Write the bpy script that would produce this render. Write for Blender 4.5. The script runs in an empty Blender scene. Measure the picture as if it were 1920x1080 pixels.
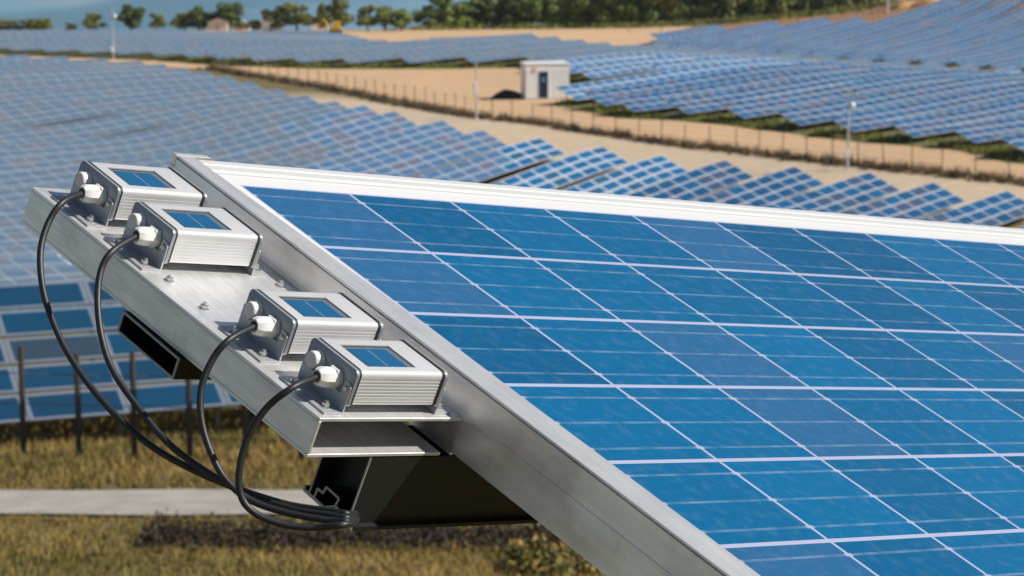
import bpy, bmesh, math, random
import numpy as np
from mathutils import Vector, Matrix
random.seed(7); rng = np.random.default_rng(7)
C = bpy.context.scene.collection
# ------------------------------------------------------------------ camera, sky, sun, exposure
FPX = 4961.4; PITCH = math.radians(8.6); CZ = 22.0            # focal length in pixels of a 1920 wide frame; camera height
cam = bpy.data.cameras.new('camera'); co = bpy.data.objects.new('camera', cam); C.objects.link(co)
co.location = (0, 0, CZ); co.rotation_euler = (math.pi/2-PITCH, 0, 0)
cam.sensor_width = 36; cam.lens = FPX/1920*36; cam.clip_start = .05; cam.clip_end = 12000
cam.dof.use_dof = True; cam.dof.focus_distance = 2.58; cam.dof.aperture_fstop = 21
bpy.context.scene.camera = co
SUN = Vector((.74, -.10, .63)).normalized()
SEL = math.asin(SUN.z); SAZ = math.atan2(SUN.x, SUN.y)
w = bpy.data.worlds.new('World'); bpy.context.scene.world = w; w.use_nodes = True
nt = w.node_tree; bg = nt.nodes['Background']; sk = nt.nodes.new('ShaderNodeTexSky')
sk.sky_type = 'NISHITA'; sk.sun_disc = False; sk.sun_elevation = SEL; sk.sun_rotation = SAZ
sk.air_density = 1.0; sk.dust_density = 0.6; sk.ozone_density = 1.5
nt.links.new(sk.outputs[0], bg.inputs[0]); bg.inputs[1].default_value = .058
sl = bpy.data.lights.new('sun', 'SUN'); sl.energy = 5.0; sl.angle = math.radians(.5); sl.color = (1, .94, .85)
so = bpy.data.objects.new('sun', sl); C.objects.link(so)
so.rotation_euler = SUN.to_track_quat('Z', 'Y').to_euler()
vs = bpy.context.scene.view_settings; vs.view_transform = 'Standard'; vs.look = 'None'; vs.gamma = 1; vs.exposure = 0.25
cy = bpy.context.scene.cycles
cy.max_bounces = 6; cy.diffuse_bounces = 3; cy.glossy_bounces = 3; cy.volume_bounces = 0

CT, ST = math.cos(PITCH), math.sin(PITCH)
RT = np.array([1., 0, 0]); FW = np.array([0, CT, -ST]); UP = np.array([0, ST, CT])
def px3(x, y, z):                                            # world point seen at pixel (x, y) of the 1920x1080 photo, depth z
    return np.array([0, 0, CZ]) + z*((x-960)/FPX*RT + FW - (y-540)/FPX*UP)
def toworld(xc, yc, zc): return np.array([0, 0, CZ]) + xc*RT - yc*UP + zc*FW
def topx(P):
    P = np.atleast_2d(P) - np.array([0, 0, CZ]); z = P@FW
    return np.c_[960+FPX*(P@RT)/z, 540-FPX*(P@UP)/z]

# ------------------------------------------------------------------ helpers
def tag(o, label=None, cat=None, group=None, kind=None):
    if label: o['label'] = label
    if cat: o['category'] = cat
    if group: o['group'] = group
    if kind: o['kind'] = kind
    return o
def empty(name, loc=(0, 0, 0), label=None, cat=None, group=None, M=None):
    o = bpy.data.objects.new(name, None); C.objects.link(o); o.empty_display_size = .2
    if M is not None: o.matrix_world = M
    else: o.location = loc
    return tag(o, label, cat, group)
def link(name, me, parent=None, loc=None):
    o = bpy.data.objects.new(name, me); C.objects.link(o)
    if parent: o.parent = parent
    if loc is not None: o.location = loc
    return o
def mesh(name, V, F, mats, mi=None, smooth=False):
    me = bpy.data.meshes.new(name); me.from_pydata([tuple(map(float, v)) for v in V], [], [tuple(f) for f in F])
    for m in (mats if isinstance(mats, (list, tuple)) else [mats]): me.materials.append(m)
    if mi is not None: me.polygons.foreach_set('material_index', mi)
    if smooth: me.polygons.foreach_set('use_smooth', [True]*len(me.polygons))
    me.update(); return me
class MB:
    def __init__(s): s.bm = bmesh.new()
    def _merge(s, b, bev=0, seg=2):
        if bev: bmesh.ops.bevel(b, geom=b.edges[:], offset=bev, segments=seg, affect='EDGES', profile=.5)
        bmesh.ops.recalc_face_normals(b, faces=b.faces[:])
        t = bpy.data.meshes.new('t'); b.to_mesh(t); b.free(); s.bm.from_mesh(t); bpy.data.meshes.remove(t); return s
    def box(s, x0, x1, y0, y1, z0, z1, bev=0, M=None):
        b = bmesh.new(); bmesh.ops.create_cube(b, size=1)
        for v in b.verts:
            v.co = Vector(((x0+x1)/2+v.co.x*(x1-x0), (y0+y1)/2+v.co.y*(y1-y0), (z0+z1)/2+v.co.z*(z1-z0)))
            if M: v.co = M@v.co
        return s._merge(b, bev)
    def prism(s, pts, a0, a1, axis='y', bev=0):              # 2D outline extruded along an axis
        b = bmesh.new()
        def P(p, a): return {'y': (p[0], a, p[1]), 'x': (a, p[0], p[1]), 'z': (p[0], p[1], a)}[axis]
        A = [b.verts.new(P(p, a0)) for p in pts]; B = [b.verts.new(P(p, a1)) for p in pts]; n = len(pts)
        b.faces.new(A); b.faces.new(B[::-1])
        for i in range(n): b.faces.new((A[i], A[(i+1) % n], B[(i+1) % n], B[i]))
        return s._merge(b, bev)
    def lathe(s, prof, c, axis, n=20, hexfrom=None):         # prof: (radius, distance along axis); n sides
        ax = Vector(axis).normalized(); q = ax.to_track_quat('Z', 'Y'); b = bmesh.new(); rings = []
        for r, d in prof:
            rings.append([b.verts.new(Vector(c)+q@Vector((r*math.cos(2*math.pi*i/n), r*math.sin(2*math.pi*i/n), d))) for i in range(n)])
        for a, bb in zip(rings, rings[1:]):
            for i in range(n): b.faces.new((a[i], a[(i+1) % n], bb[(i+1) % n], bb[i]))
        b.faces.new(rings[0]); b.faces.new(rings[-1][::-1])
        return s._merge(b)
    def tube(s, pts, r, n=8):
        pts = [Vector(p) for p in pts]; b = bmesh.new(); rings = []; up = Vector((0, 0, 1))
        for i, p in enumerate(pts):
            d = (pts[min(i+1, len(pts)-1)]-pts[max(i-1, 0)]).normalized()
            if abs(d.dot(up)) > .98: up = Vector((0, 1, 0))
            a = d.cross(up).normalized(); c2 = a.cross(d).normalized(); up = c2
            rr = r[i] if isinstance(r, (list, tuple)) else r
            rings.append([b.verts.new(p+rr*(a*math.cos(2*math.pi*k/n)+c2*math.sin(2*math.pi*k/n))) for k in range(n)])
        for a, bb in zip(rings, rings[1:]):
            for k in range(n): b.faces.new((a[k], a[(k+1) % n], bb[(k+1) % n], bb[k]))
        b.faces.new(rings[0]); b.faces.new(rings[-1][::-1])
        return s._merge(b)
    def build(s, name, mats, parent=None, smooth=None, loc=None):
        me = bpy.data.meshes.new(name); s.bm.to_mesh(me); s.bm.free()
        for m in (mats if isinstance(mats, (list, tuple)) else [mats]): me.materials.append(m)
        o = link(name, me, parent, loc)
        if smooth:
            me.polygons.foreach_set('use_smooth', [True]*len(me.polygons)); me.set_sharp_from_angle(angle=math.radians(smooth))
        return o

# ------------------------------------------------------------------ materials
def mat(name, col, rough=.6, metal=0, **kw):
    m = bpy.data.materials.new(name); m.use_nodes = True; b = m.node_tree.nodes['Principled BSDF']
    b.inputs['Base Color'].default_value = (*col, 1); b.inputs['Roughness'].default_value = rough; b.inputs['Metallic'].default_value = metal
    for k, v in kw.items(): b.inputs[k].default_value = v
    return m
class N:                                                     # tiny node helper
    def __init__(s, m): s.m = m; s.t = m.node_tree; s.b = s.t.nodes['Principled BSDF']
    def n(s, typ, **kw):
        x = s.t.nodes.new('ShaderNode'+typ)
        for k, v in kw.items():
            if k.startswith('i_'): x.inputs[k[2:].replace('_', ' ')].default_value = v
            else: setattr(x, k, v)
        return x
    def l(s, a, b): s.t.links.new(a, b)
    def math(s, op, a, b=None, c=None):
        x = s.n('Math', operation=op)
        for i, v in enumerate((a, b, c)):
            if v is None: continue
            if isinstance(v, (int, float)): x.inputs[i].default_value = v
            else: s.l(v, x.inputs[i])
        return x.outputs[0]
    def mix(s, f, a, b):
        x = s.n('Mix', data_type='RGBA')
        for i, v in ((0, f), (6, a), (7, b)):
            if isinstance(v, (int, float)): x.inputs[i].default_value = v
            elif isinstance(v, tuple): x.inputs[i].default_value = (*v, 1)
            else: s.l(v, x.inputs[i])
        return x.outputs[2]
    def noise(s, scale, det=4, vec=None, stretch=None, rough=.55):
        x = s.n('TexNoise'); x.inputs['Scale'].default_value = scale; x.inputs['Detail'].default_value = det; x.inputs['Roughness'].default_value = rough
        if stretch:
            tc = s.n('TexCoord'); mp = s.n('Mapping'); mp.inputs['Scale'].default_value = stretch
            s.l(tc.outputs['Object'], mp.inputs[0]); s.l(mp.outputs[0], x.inputs[0])
        elif vec: s.l(vec, x.inputs[0])
        return x.outputs[0]
    def ramp(s, f, lo, hi):
        x = s.n('MapRange'); x.inputs[1].default_value = lo; x.inputs[2].default_value = hi; s.l(f, x.inputs[0]); return x.outputs[0]
def alu(name, base, rough, metal=.85, stretch=(3, 60, 60), amt=.25, stain=(.25, .22, .18)):
    m = mat(name, base, rough, metal); n = N(m)
    f = n.noise(4, 6, stretch=stretch); f2 = n.noise(9, 5, stretch=(1, 1, 1)); 
    c = n.mix(n.ramp(f, .35, .75), tuple(x*(1-amt) for x in base), tuple(min(1, x*(1+amt*.6)) for x in base))
    c = n.mix(n.math('MULTIPLY', n.ramp(f2, .52, .70), .5), c, stain)
    n.l(c, n.b.inputs['Base Color']); n.l(n.math('ADD', n.math('MULTIPLY', f2, .3), rough-.15), n.b.inputs['Roughness'])
    return m
M_RAIL = alu('raw_aluminium', (.93, .91, .88), .40, .75, stretch=(2, 26, 26), amt=.10, stain=(.50, .45, .40))
M_PLATE = alu('brushed_plate', (.86, .86, .86), .40, .7, stretch=(4, 30, 30), amt=.14, stain=(.42, .40, .38))
M_WHITEFRAME = mat('frame_aluminium', (.56, .56, .56), .4, .1)
M_HOUSE = mat('anodised_housing', (.56, .57, .58), .38, .25)
n = N(M_HOUSE); f_ = n.noise(18, 6, stretch=(1, 1, 1)); n.l(n.mix(n.math('MULTIPLY', n.ramp(f_, .50, .75), .35), (.57, .58, .59), (.40, .39, .37)), n.b.inputs['Base Color']); n.l(n.math('ADD', n.math('MULTIPLY', f_, .35), .2), n.b.inputs['Roughness'])
M_CAP = mat('end_cap_aluminium', (.27, .29, .32), .42, .3)
M_BRK = mat('bracket_aluminium', (.42, .43, .45), .4, .4)
M_RUB = mat('black_gasket', (.018, .018, .018), .6)
M_SHADEDALU = mat('shaded_black_alu', (.012, .012, .013), .5, .2)  # near-black colour holds the shade under the module
M_GLAND = mat('white_plastic', (.68, .68, .66), .45)
M_STEEL = mat('stainless', (.7, .69, .66), .22, .95)
M_CABLE = mat('black_cable', (.014, .015, .017), .48)
M_BEZ = mat('sensor_bezel', (.12, .14, .16), .3, 0, **{'Coat Weight': .6})
M_CELLS = mat('small_cell', (.0, .075, .19), .25, 0, **{'Coat Weight': .5, 'Coat Roughness': .08})
n = N(M_CELLS); n.l(n.mix(n.ramp(n.noise(260, 3), .35, .65), (.0, .065, .17), (.001, .11, .25)), n.b.inputs['Base Color'])
M_SILVER = mat('silver_line', (.62, .62, .62), .4, .3)
M_CUT = mat('sawn_aluminium', (.42, .42, .41), .6, .4)

def panel_glass():                                           # the big foreground module: local x = u (down the slope), y = v (across)
    m = mat('poly_cells', (0, .08, .2), .3, 0, **{'Coat Weight': .10, 'Coat Roughness': .10, 'Specular IOR Level': .12}); n = N(m)
    tc = n.n('TexCoord'); sp = n.n('SeparateXYZ'); n.l(tc.outputs['Object'], sp.inputs[0]); P = .158
    u = n.math('DIVIDE', sp.outputs[0], P); v = n.math('DIVIDE', sp.outputs[1], P)
    fu = n.math('FRACT', u); fv = n.math('FRACT', v)
    du = n.math('MINIMUM', fu, n.math('SUBTRACT', 1, fu)); dv = n.math('MINIMUM', fv, n.math('SUBTRACT', 1, fv))
    lu = n.math('LESS_THAN', du, .021); lv = n.math('LESS_THAN', dv, .013)
    out = n.math('MAXIMUM', n.math('MAXIMUM', n.math('LESS_THAN', u, 0), n.math('GREATER_THAN', u, 6)),
                 n.math('MAXIMUM', n.math('LESS_THAN', v, 0), n.math('GREATER_THAN', v, 10)))
    grid = n.math('MAXIMUM', lu, lv)
    wn = n.n('TexWhiteNoise', noise_dimensions='2D'); cv = n.n('CombineXYZ'); n.l(n.math('FLOOR', u), cv.inputs[0]); n.l(n.math('FLOOR', v), cv.inputs[1]); n.l(cv.outputs[0], wn.inputs[0])
    vo = n.n('TexVoronoi'); vo.inputs['Scale'].default_value = 60; n.l(tc.outputs['Object'], vo.inputs[0])
    sv = n.n('SeparateColor'); n.l(vo.outputs['Color'], sv.inputs[0])
    big = n.noise(14, 5, tc.outputs['Object'])
    c = n.mix(wn.outputs[0], (.0, .068, .165), (.0, .118, .27))
    c = n.mix(n.math('MULTIPLY', n.math('GREATER_THAN', wn.outputs[0], .86), .55), c, (.035, .085, .19))
    c = n.mix(n.math('MULTIPLY', sv.outputs[0], .16), c, (.0, .11, .31))
    c = n.mix(n.math('MULTIPLY', n.ramp(big, .5, .75), .45), c, (.005, .09, .20))
    # three bus ribbons per cell, running across, printed broken and thin
    b3 = n.math('FRACT', n.math('ADD', n.math('MULTIPLY', fu, 3), .0)); db = n.math('ABSOLUTE', n.math('SUBTRACT', b3, .5))
    lb = n.math('LESS_THAN', db, .040)
    br = n.ramp(n.noise(30, 4, stretch=(.6, 1, 1)), .35, .62)
    lb = n.math('MULTIPLY', lb, n.math('ADD', n.math('MULTIPLY', br, .22), .05))
    c = n.mix(lb, c, (.36, .42, .52))
    tabs = n.math('MULTIPLY', n.math('LESS_THAN', db, .05), n.math('LESS_THAN', dv, .035))
    c = n.mix(n.math('MULTIPLY', tabs, .4), c, (.55, .56, .62))
    c = n.mix(grid, c, (.34, .37, .50)); c = n.mix(out, c, (.60, .60, .61))
    dust = n.ramp(n.noise(55, 6, tc.outputs['Object']), .50, .80)
    c = n.mix(n.math('MULTIPLY', dust, .06), c, (.5, .55, .6))
    n.l(c, n.b.inputs['Base Color']); return m
M_GLASS = panel_glass()
def field_glass(name, frame=.026, edge=(.56, .58, .62), pal=((.006, .060, .15), (.004, .095, .22), (.045, .080, .15)), sky_tint=.0, busbars=True):
    m = mat(name, (0, .08, .2), .28, 0, **{'Coat Weight': .22, 'Coat Roughness': .10, 'Specular IOR Level': .25}); n = N(m)
    uv = n.n('UVMap'); sp = n.n('SeparateXYZ'); n.l(uv.outputs[0], sp.inputs[0]); a = n.n('Attribute'); a.attribute_name = 'rnd'
    u, v = sp.outputs[0], sp.outputs[1]
    du = n.math('MINIMUM', u, n.math('SUBTRACT', 1, u)); dv = n.math('MINIMUM', v, n.math('SUBTRACT', 1, v))
    fr = n.math('MAXIMUM', n.math('LESS_THAN', du, frame), n.math('LESS_THAN', dv, frame*2))
    r = a.outputs['Fac']
    c = n.mix(n.ramp(r, 0, .8), pal[0], pal[1]); c = n.mix(n.math('GREATER_THAN', r, .80), c, pal[2])
    if busbars:
        fb = n.math('FRACT', n.math('MULTIPLY', v, 6)); c = n.mix(n.math('MULTIPLY', n.math('LESS_THAN', fb, .16), .55), c, (.01, .02, .06))
        fc = n.math('FRACT', n.math('MULTIPLY', u, 12)); c = n.mix(n.math('MULTIPLY', n.math('LESS_THAN', fc, .06), .30), c, (.12, .2, .3))
    if sky_tint: c = n.mix(sky_tint, c, (.33, .40, .50))  # pale sky reflection mixed into the cell colour
    c = n.mix(fr, c, edge)
    n.l(c, n.b.inputs['Base Color']); return m
M_FG = field_glass('field_module')
M_FGL = field_glass('sky_tinted_field_module', frame=.028, edge=(.27, .31, .36), pal=((.065, .105, .155), (.05, .11, .175), (.09, .11, .14)), sky_tint=.12, busbars=False)  # reflected sky and soft focus put into a grey, low-contrast palette
M_FGN = field_glass('broad_framed_field_module', frame=.05, edge=(.50, .54, .60), pal=((.01, .10, .24), (.006, .12, .27), (.02, .10, .2)), busbars=False)  # wider pale frame lines, no bus ribbons
M_FGM = field_glass('half_sky_tinted_field_module', frame=.04, edge=(.34, .38, .44), pal=((.035, .10, .20), (.02, .11, .24), (.08, .10, .16)), sky_tint=.12, busbars=False)  # milder palette with the sky reflection painted in
M_FGW = field_glass('wide_edged_module', frame=.045, edge=(.15, .18, .23), pal=((.010, .040, .085), (.008, .055, .115), (.03, .055, .085)), busbars=False)
M_POST = mat('galvanised_post', (.30, .30, .30), .5, .5)
M_UNDER = mat('module_backing', (.20, .20, .20), .7)
M_FPOST = mat('dark_fence_post', (.05, .04, .032), .8)
M_WIRE = mat('rusty_wire', (.12, .10, .085), .7, .3)
M_LAMP = mat('galvanised_mast', (.55, .56, .58), .45, .4)
M_WHITE = mat('white_paint', (.84, .84, .83), .5)
M_NAVY = mat('navy_door', (.012, .03, .07), .35)
M_BARK = mat('bark', (.09, .065, .045), .9)

# ------------------------------------------------------------------ terrain (z relative to the camera, plan x right, y away)
def gp(px, py, d):
    P = px3(px, py, d); return (P[0], P[1], P[2]-CZ)
FL = -21.3
ctrl = [(x, y, FL) for x, y in ((-85, 230), (-45, 250), (-10, 235), (5, 260), (28, 236), (45, 225), (-60, 300), (-5, 300), (38, 206), (70, 230), (-30, 320), (-110, 320))]
ctrl += [(9, 330, -21.0), (30, 302, -20.9), (54, 278, -20.9), (75, 262, -20.9), (105, 240, -20.9)]
ctrl += [(18, 360, -24.0), (32, 340, -25.0), (55, 314, -25.2), (78, 300, -25.2), (105, 285, -25)]
ctrl += [gp(1250, 93, 443), gp(1550, 115, 419), gp(1855, 135, 398), gp(2100, 150, 385)]
ctrl += [gp(1760, 8, 494), gp(1640, 34, 478), gp(1300, 62, 471), gp(1000, 66, 462), gp(1920, 28, 462), gp(1900, -60, 494), gp(2150, 0, 460), gp(700, 76, 451), gp(300, 66, 451), gp(0, 66, 451)]
ctrl += [gp(1500, 18, 513), gp(1300, 38, 506), gp(1100, 52, 497), gp(600, 56, 489), gp(100, 60, 489), gp(1700, -5, 518)]
ctrl += [gp(1430, 453, 182), gp(1700, 481, 176), gp(850, 439, 197), gp(625, 383, 206), gp(300, 300, 235), gp(0, 300, 228), gp(0, 560, 150), gp(330, 560, 152), gp(1150, 502, 178), gp(-300, 400, 195), gp(2000, 470, 180)]
ctrl += [gp(x, 832, 62) for x in (-300, 100, 500, 1200, 2000)] + [gp(x, 940, 55) for x in (0, 700, 1600)] + [gp(x, 1085, 46) for x in (-200, 400, 1000, 1900)]
ctrl += [(-12, 100, -19.5), (12, 100, -19.5), (30, 120, -21.5)]
ctrl += [(x, 3, -2.1) for x in (-9, 0, 9)] + [(x, 20, -6.4) for x in (-14, 0, 14)] + [(x, 33, -9.6) for x in (-15, 0, 15)] + [(0, -30, -1.2), (-40, 10, -4), (40, 10, -4), (-60, 60, -14), (60, 60, -14)]
ctrl += [(-200, 100, -21), (200, 100, -21), (-300, 400, -26), (260, 400, -8), (0, 680, -52), (-300, 700, -58), (200, 680, -16), (0, 950, -80), (-500, 900, -80), (500, 900, -40), (-250, -100, -10), (250, -100, -10)]
ctrl = np.array(ctrl, float)
def _k(r2): return r2*np.log(r2+1e-9)*.5
def _fit(c, lam=2.0):
    n_ = len(c); X = c[:, :2]/100; D = ((X[:, None]-X[None])**2).sum(-1); A = np.zeros((n_+3, n_+3)); A[:n_, :n_] = _k(D)+np.eye(n_)*lam*1e-3
    Pm = np.c_[np.ones(n_), X]; A[:n_, n_:] = Pm; A[n_:, :n_] = Pm.T; return np.linalg.solve(A, np.r_[c[:, 2], 0, 0, 0])
_w = _fit(ctrl)
def Hz(x, y):
    x = np.asarray(x, float); y = np.asarray(y, float); sh = x.shape; X = np.c_[x.ravel(), y.ravel()]/100; out = np.empty(len(X))
    for i in range(0, len(X), 20000):
        q = X[i:i+20000]; D = ((q[:, None]-ctrl[None, :, :2]/100)**2).sum(-1)
        out[i:i+20000] = _k(D)@_w[:-3] + _w[-3] + q@_w[-2:]
    yy = y.ravel(); lim = -.30*np.clip(yy, 4, 40)-.75
    out = np.where(yy < 40, np.minimum(out, lim), out)
    return out.reshape(sh)+CZ
def hit(px, py, h=0., dmin=30, dmax=640):                    # plan point where the sight line meets terrain raised by h
    d = np.arange(dmin, dmax, .5); P = np.array([0, 0, CZ])+d[:, None]*((px-960)/FPX*RT+FW-(py-540)/FPX*UP)
    g = P[:, 2]-(Hz(P[:, 0], P[:, 1])+h); i = np.where(g < 0)[0]
    if not len(i): return P[-1]
    i = max(i[0], 1); a = g[i-1]/(g[i-1]-g[i]+1e-9); return P[i-1]*(1-a)+P[i]*a
# row frame: E along the rows (away to the right), S down the slope (towards the right and the viewer)
ANG = math.radians(37); E2 = np.array([math.sin(ANG), math.cos(ANG)]); S2 = np.array([math.cos(ANG), -math.sin(ANG)])
def st(P): return float(P[0]*S2[0]+P[1]*S2[1]), float(P[0]*E2[0]+P[1]*E2[1])
def xy(s, t): return s*S2+t*E2
TILT = math.radians(24); HALF = 1.5*math.cos(TILT); RISE = 3*math.sin(TILT); LOW = .62; ML = 1.98
# traced boundaries
apex = [(1888, 352), (1750, 337), (1630, 319), (1490, 309), (1360, 297), (1240, 287), (1130, 270), (1012, 254), (906, 240), (830, 222), (740, 206), (640, 190), (560, 174), (480, 155), (400, 137), (320, 122), (250, 112)]
A_ = sorted(((lambda s, t: (s+HALF, t))(*st(hit(x, y, LOW+RISE, 120))) for x, y in apex), key=lambda a: a[0])
low = [(1930, 290), (1830, 267), (1715, 257), (1600, 247), (1500, 235), (1395, 222), (1290, 213), (1190, 209)]
B_ = sorted([(lambda s, t: (s-HALF, t))(*st(hit(x, y, LOW, 120))) for x, y in low], key=lambda a: a[0])
B2 = [(lambda s, t: (s, t))(*st(hit(x, y, 0, 120))) for x, y in ((1050, 196), (1240, 152), (1090, 158), (980, 126), (800, 128), (600, 128), (420, 122), (300, 113))]
B_ = sorted(B_+B2, key=lambda a: a[0])
sA, tA = np.array([a[0] for a in A_]), np.array([a[1] for a in A_]); sB, tB = np.array([a[0] for a in B_]), np.array([a[1] for a in B_])
def t_end(s): return np.interp(s, sA, tA)
def t_start(s): return np.interp(s, sB, tB)
holes = sorted([st(hit(x, y, 1.1, 300)) for x, y in ((1250, 88), (1363, 97), (1482, 106), (1603, 114), (1728, 121), (1855, 128))])
sH, tH = zip(*holes)
def t_hole(s):
    k, b = np.polyfit(sH, tH, 1); return k*s+b

# ------------------------------------------------------------------ ground sheet with its zones of soil and grass
fx_ = np.array([1900, 1840, 1787, 1735, 1682, 1631, 1580, 1530, 1480, 1432, 1384, 1337, 1289, 1200, 1100, 1000, 900, 800, 700, 600, 480, 380])
fy_ = np.array([341, 336, 330, 324, 319, 312, 307, 302, 297, 291, 285, 280, 275, 262, 248, 232, 222, 205, 185, 165, 145, 128])
F_ = np.array(sorted(st(hit(x, y, 0, 120)) for x, y in zip(fx_, fy_)))
def t_f(s): return np.interp(s, F_[:, 0], F_[:, 1])
def rf(a, b, st_): return list(np.arange(a, b, st_))
gx = np.array([-4500, -2500, -1400, -800, -500, -320, -220, -160]+rf(-125, 135, 1.25)+[160, 220, 320, 500, 800, 1400, 2500, 4500], float)
gy = np.array([-600, -250, -100, -40, -15]+rf(0, 120, 4)+rf(120, 340, 1.25)+rf(340, 540, 2.5)+[560, 600, 680, 800, 1000, 1300, 1700, 2200, 2900, 3800, 5000, 6500], float)
GX, GY = np.meshgrid(gx, gy); GZ = Hz(GX, GY)
def far_z(x, y):                                              # beyond the wood the land drops to a plain and climbs into blue hills
    r = np.clip((y-1500)/3500, 0, 1)
    return CZ-110 + 60*r*np.sin(x/700+1)+r*(190+60*np.sin(x/430)+40*np.sin(x/211+2))
k_ = np.clip((np.hypot(GX, GY)-700)/350, 0, 1); k_ = k_*k_*(3-2*k_); base_far = np.where(GY > 300, far_z(GX, GY), CZ-60.)
GZ = GZ*(1-k_)+base_far*k_
nx, ny = len(gx), len(gy)
S_ = GX*S2[0]+GY*S2[1]; T_ = GX*E2[0]+GY*E2[1]; te = t_end(S_); ts = t_start(S_); tf = t_f(S_)
smooth = lambda v: np.clip(v*.5+.5, 0, 1)
inr = (GY > 130) & (GY < 620)
dirt = smooth(T_-tf+.6)*smooth(ts-1.2-T_)*inr
dirt = np.maximum(dirt, (GY > 440)*np.clip(1-k_*4, 0, 1)*.8)      # pale strip between the fields and the wood
gravel = smooth(T_-te+1.5)*smooth(tf-.9-T_)*inr*np.clip((300-GY)/50, 0, 1)
green = smooth(T_-ts+2.5)*smooth(ts+60-T_)*inr
bank = np.clip((GY-452)/6, 0, 1)*np.clip((520-GY)/10, 0, 1)*np.clip((GX-28)/8, 0, 1)
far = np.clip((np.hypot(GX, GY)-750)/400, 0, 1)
me = mesh('ground', np.c_[GX.ravel(), GY.ravel(), GZ.ravel()], [(j*nx+i, j*nx+i+1, (j+1)*nx+i+1, (j+1)*nx+i) for j in range(ny-1) for i in range(nx-1)], [], smooth=True)
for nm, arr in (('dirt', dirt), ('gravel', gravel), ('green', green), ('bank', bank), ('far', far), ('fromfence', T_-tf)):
    at = me.attributes.new(nm, 'FLOAT', 'POINT'); at.data.foreach_set('value', arr.ravel().astype(np.float32))
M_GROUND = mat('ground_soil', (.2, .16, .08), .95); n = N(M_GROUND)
tc = n.n('TexCoord'); V = tc.outputs['Object']
n1 = n.noise(.9, 6, V); n2 = n.noise(.09, 5, V); n3 = n.noise(6, 5, V, rough=.7)
def At(k): a = n.n('Attribute'); a.attribute_name = k; return a.outputs['Fac']
def edge(k, amt=.6):                                          # break the zone edge up with noise
    x = n.math('ADD', At(k), n.math('MULTIPLY', n.math('SUBTRACT', n1, .5), amt)); return n.ramp(x, .35, .65)
c = n.mix(n.ramp(n1, .3, .7), (.20, .135, .045), (.10, .09, .025)); c = n.mix(n.ramp(n2, .4, .65), c, (.17, .14, .055))
c = n.mix(n.math('MULTIPLY', n.ramp(n3, .4, .8), .5), c, (.05, .055, .018))
gr = n.mix(n.ramp(n1, .35, .7), (.075, .10, .018), (.20, .17, .06)); c = n.mix(edge('green', 1.0), c, gr)
dr = n.mix(n.ramp(n2, .3, .7), (.58, .37, .20), (.50, .34, .20)); dr = n.mix(n.math('MULTIPLY', n.ramp(n3, .45, .8), .45), dr, (.36, .23, .12))
dr = n.mix(n.math('MULTIPLY', n.ramp(n1, .5, .75), .4), dr, (.62, .46, .30)); rd_ = n.math('ADD', At('fromfence'), n.math('MULTIPLY', n2, 1.2)); rut = n.math('MAXIMUM', n.math('LESS_THAN', n.math('ABSOLUTE', n.math('SUBTRACT', rd_, 3.4)), .22), n.math('LESS_THAN', n.math('ABSOLUTE', n.math('SUBTRACT', rd_, 5.1)), .22))
dr = n.mix(n.math('MULTIPLY', rut, n.math('MULTIPLY', n.ramp(n1, .3, .6), .45)), dr, (.34, .22, .13)); c = n.mix(edge('dirt', .4), c, dr)
gv = n.mix(n.ramp(n1, .3, .7), (.56, .44, .31), (.46, .36, .25)); gv = n.mix(n.math('MULTIPLY', n.ramp(n3, .5, .8), .5), gv, (.26, .22, .16)); c = n.mix(edge('gravel', .3), c, gv)
bk = n.mix(n.ramp(n1, .3, .7), (.30, .15, .08), (.20, .12, .06)); c = n.mix(edge('bank'), c, bk)
fa = n.mix(n.ramp(n.noise(.004, 5, V), .45, .6), (.07, .17, .25), (.13, .26, .35)); fa = n.mix(n.ramp(n.noise(.0025, 3, V), .55, .62), fa, (.20, .28, .30)); c = n.mix(At('far'), c, fa)  # distance haze is put into the blue of the far land
n.l(c, n.b.inputs['Base Color'])
bp = n.n('Bump'); bp.inputs['Strength'].default_value = .5; bp.inputs['Distance'].default_value = .15; n.l(n3, bp.inputs['Height']); n.l(bp.outputs[0], n.b.inputs['Normal'])
me.materials.append(M_GROUND); o = link('ground', me); tag(o, kind='structure')
def ground_z(x, y):                                           # height of the sheet itself (bilinear), for things standing on it
    x = np.atleast_1d(np.asarray(x, float)); y = np.atleast_1d(np.asarray(y, float)); i = np.clip(np.searchsorted(gx, x)-1, 0, nx-2); j = np.clip(np.searchsorted(gy, y)-1, 0, ny-2)
    a = (x-gx[i])/(gx[i+1]-gx[i]); b = (y-gy[j])/(gy[j+1]-gy[j]); r = GZ[j, i]*(1-a)*(1-b)+GZ[j, i+1]*a*(1-b)+GZ[j+1, i]*(1-a)*b+GZ[j+1, i+1]*a*b
    return r if len(r) > 1 else float(r[0])
def gpt(px, py, h=0.): P = hit(px, py, h); return Vector((P[0], P[1], ground_z(P[0], P[1])))

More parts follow.
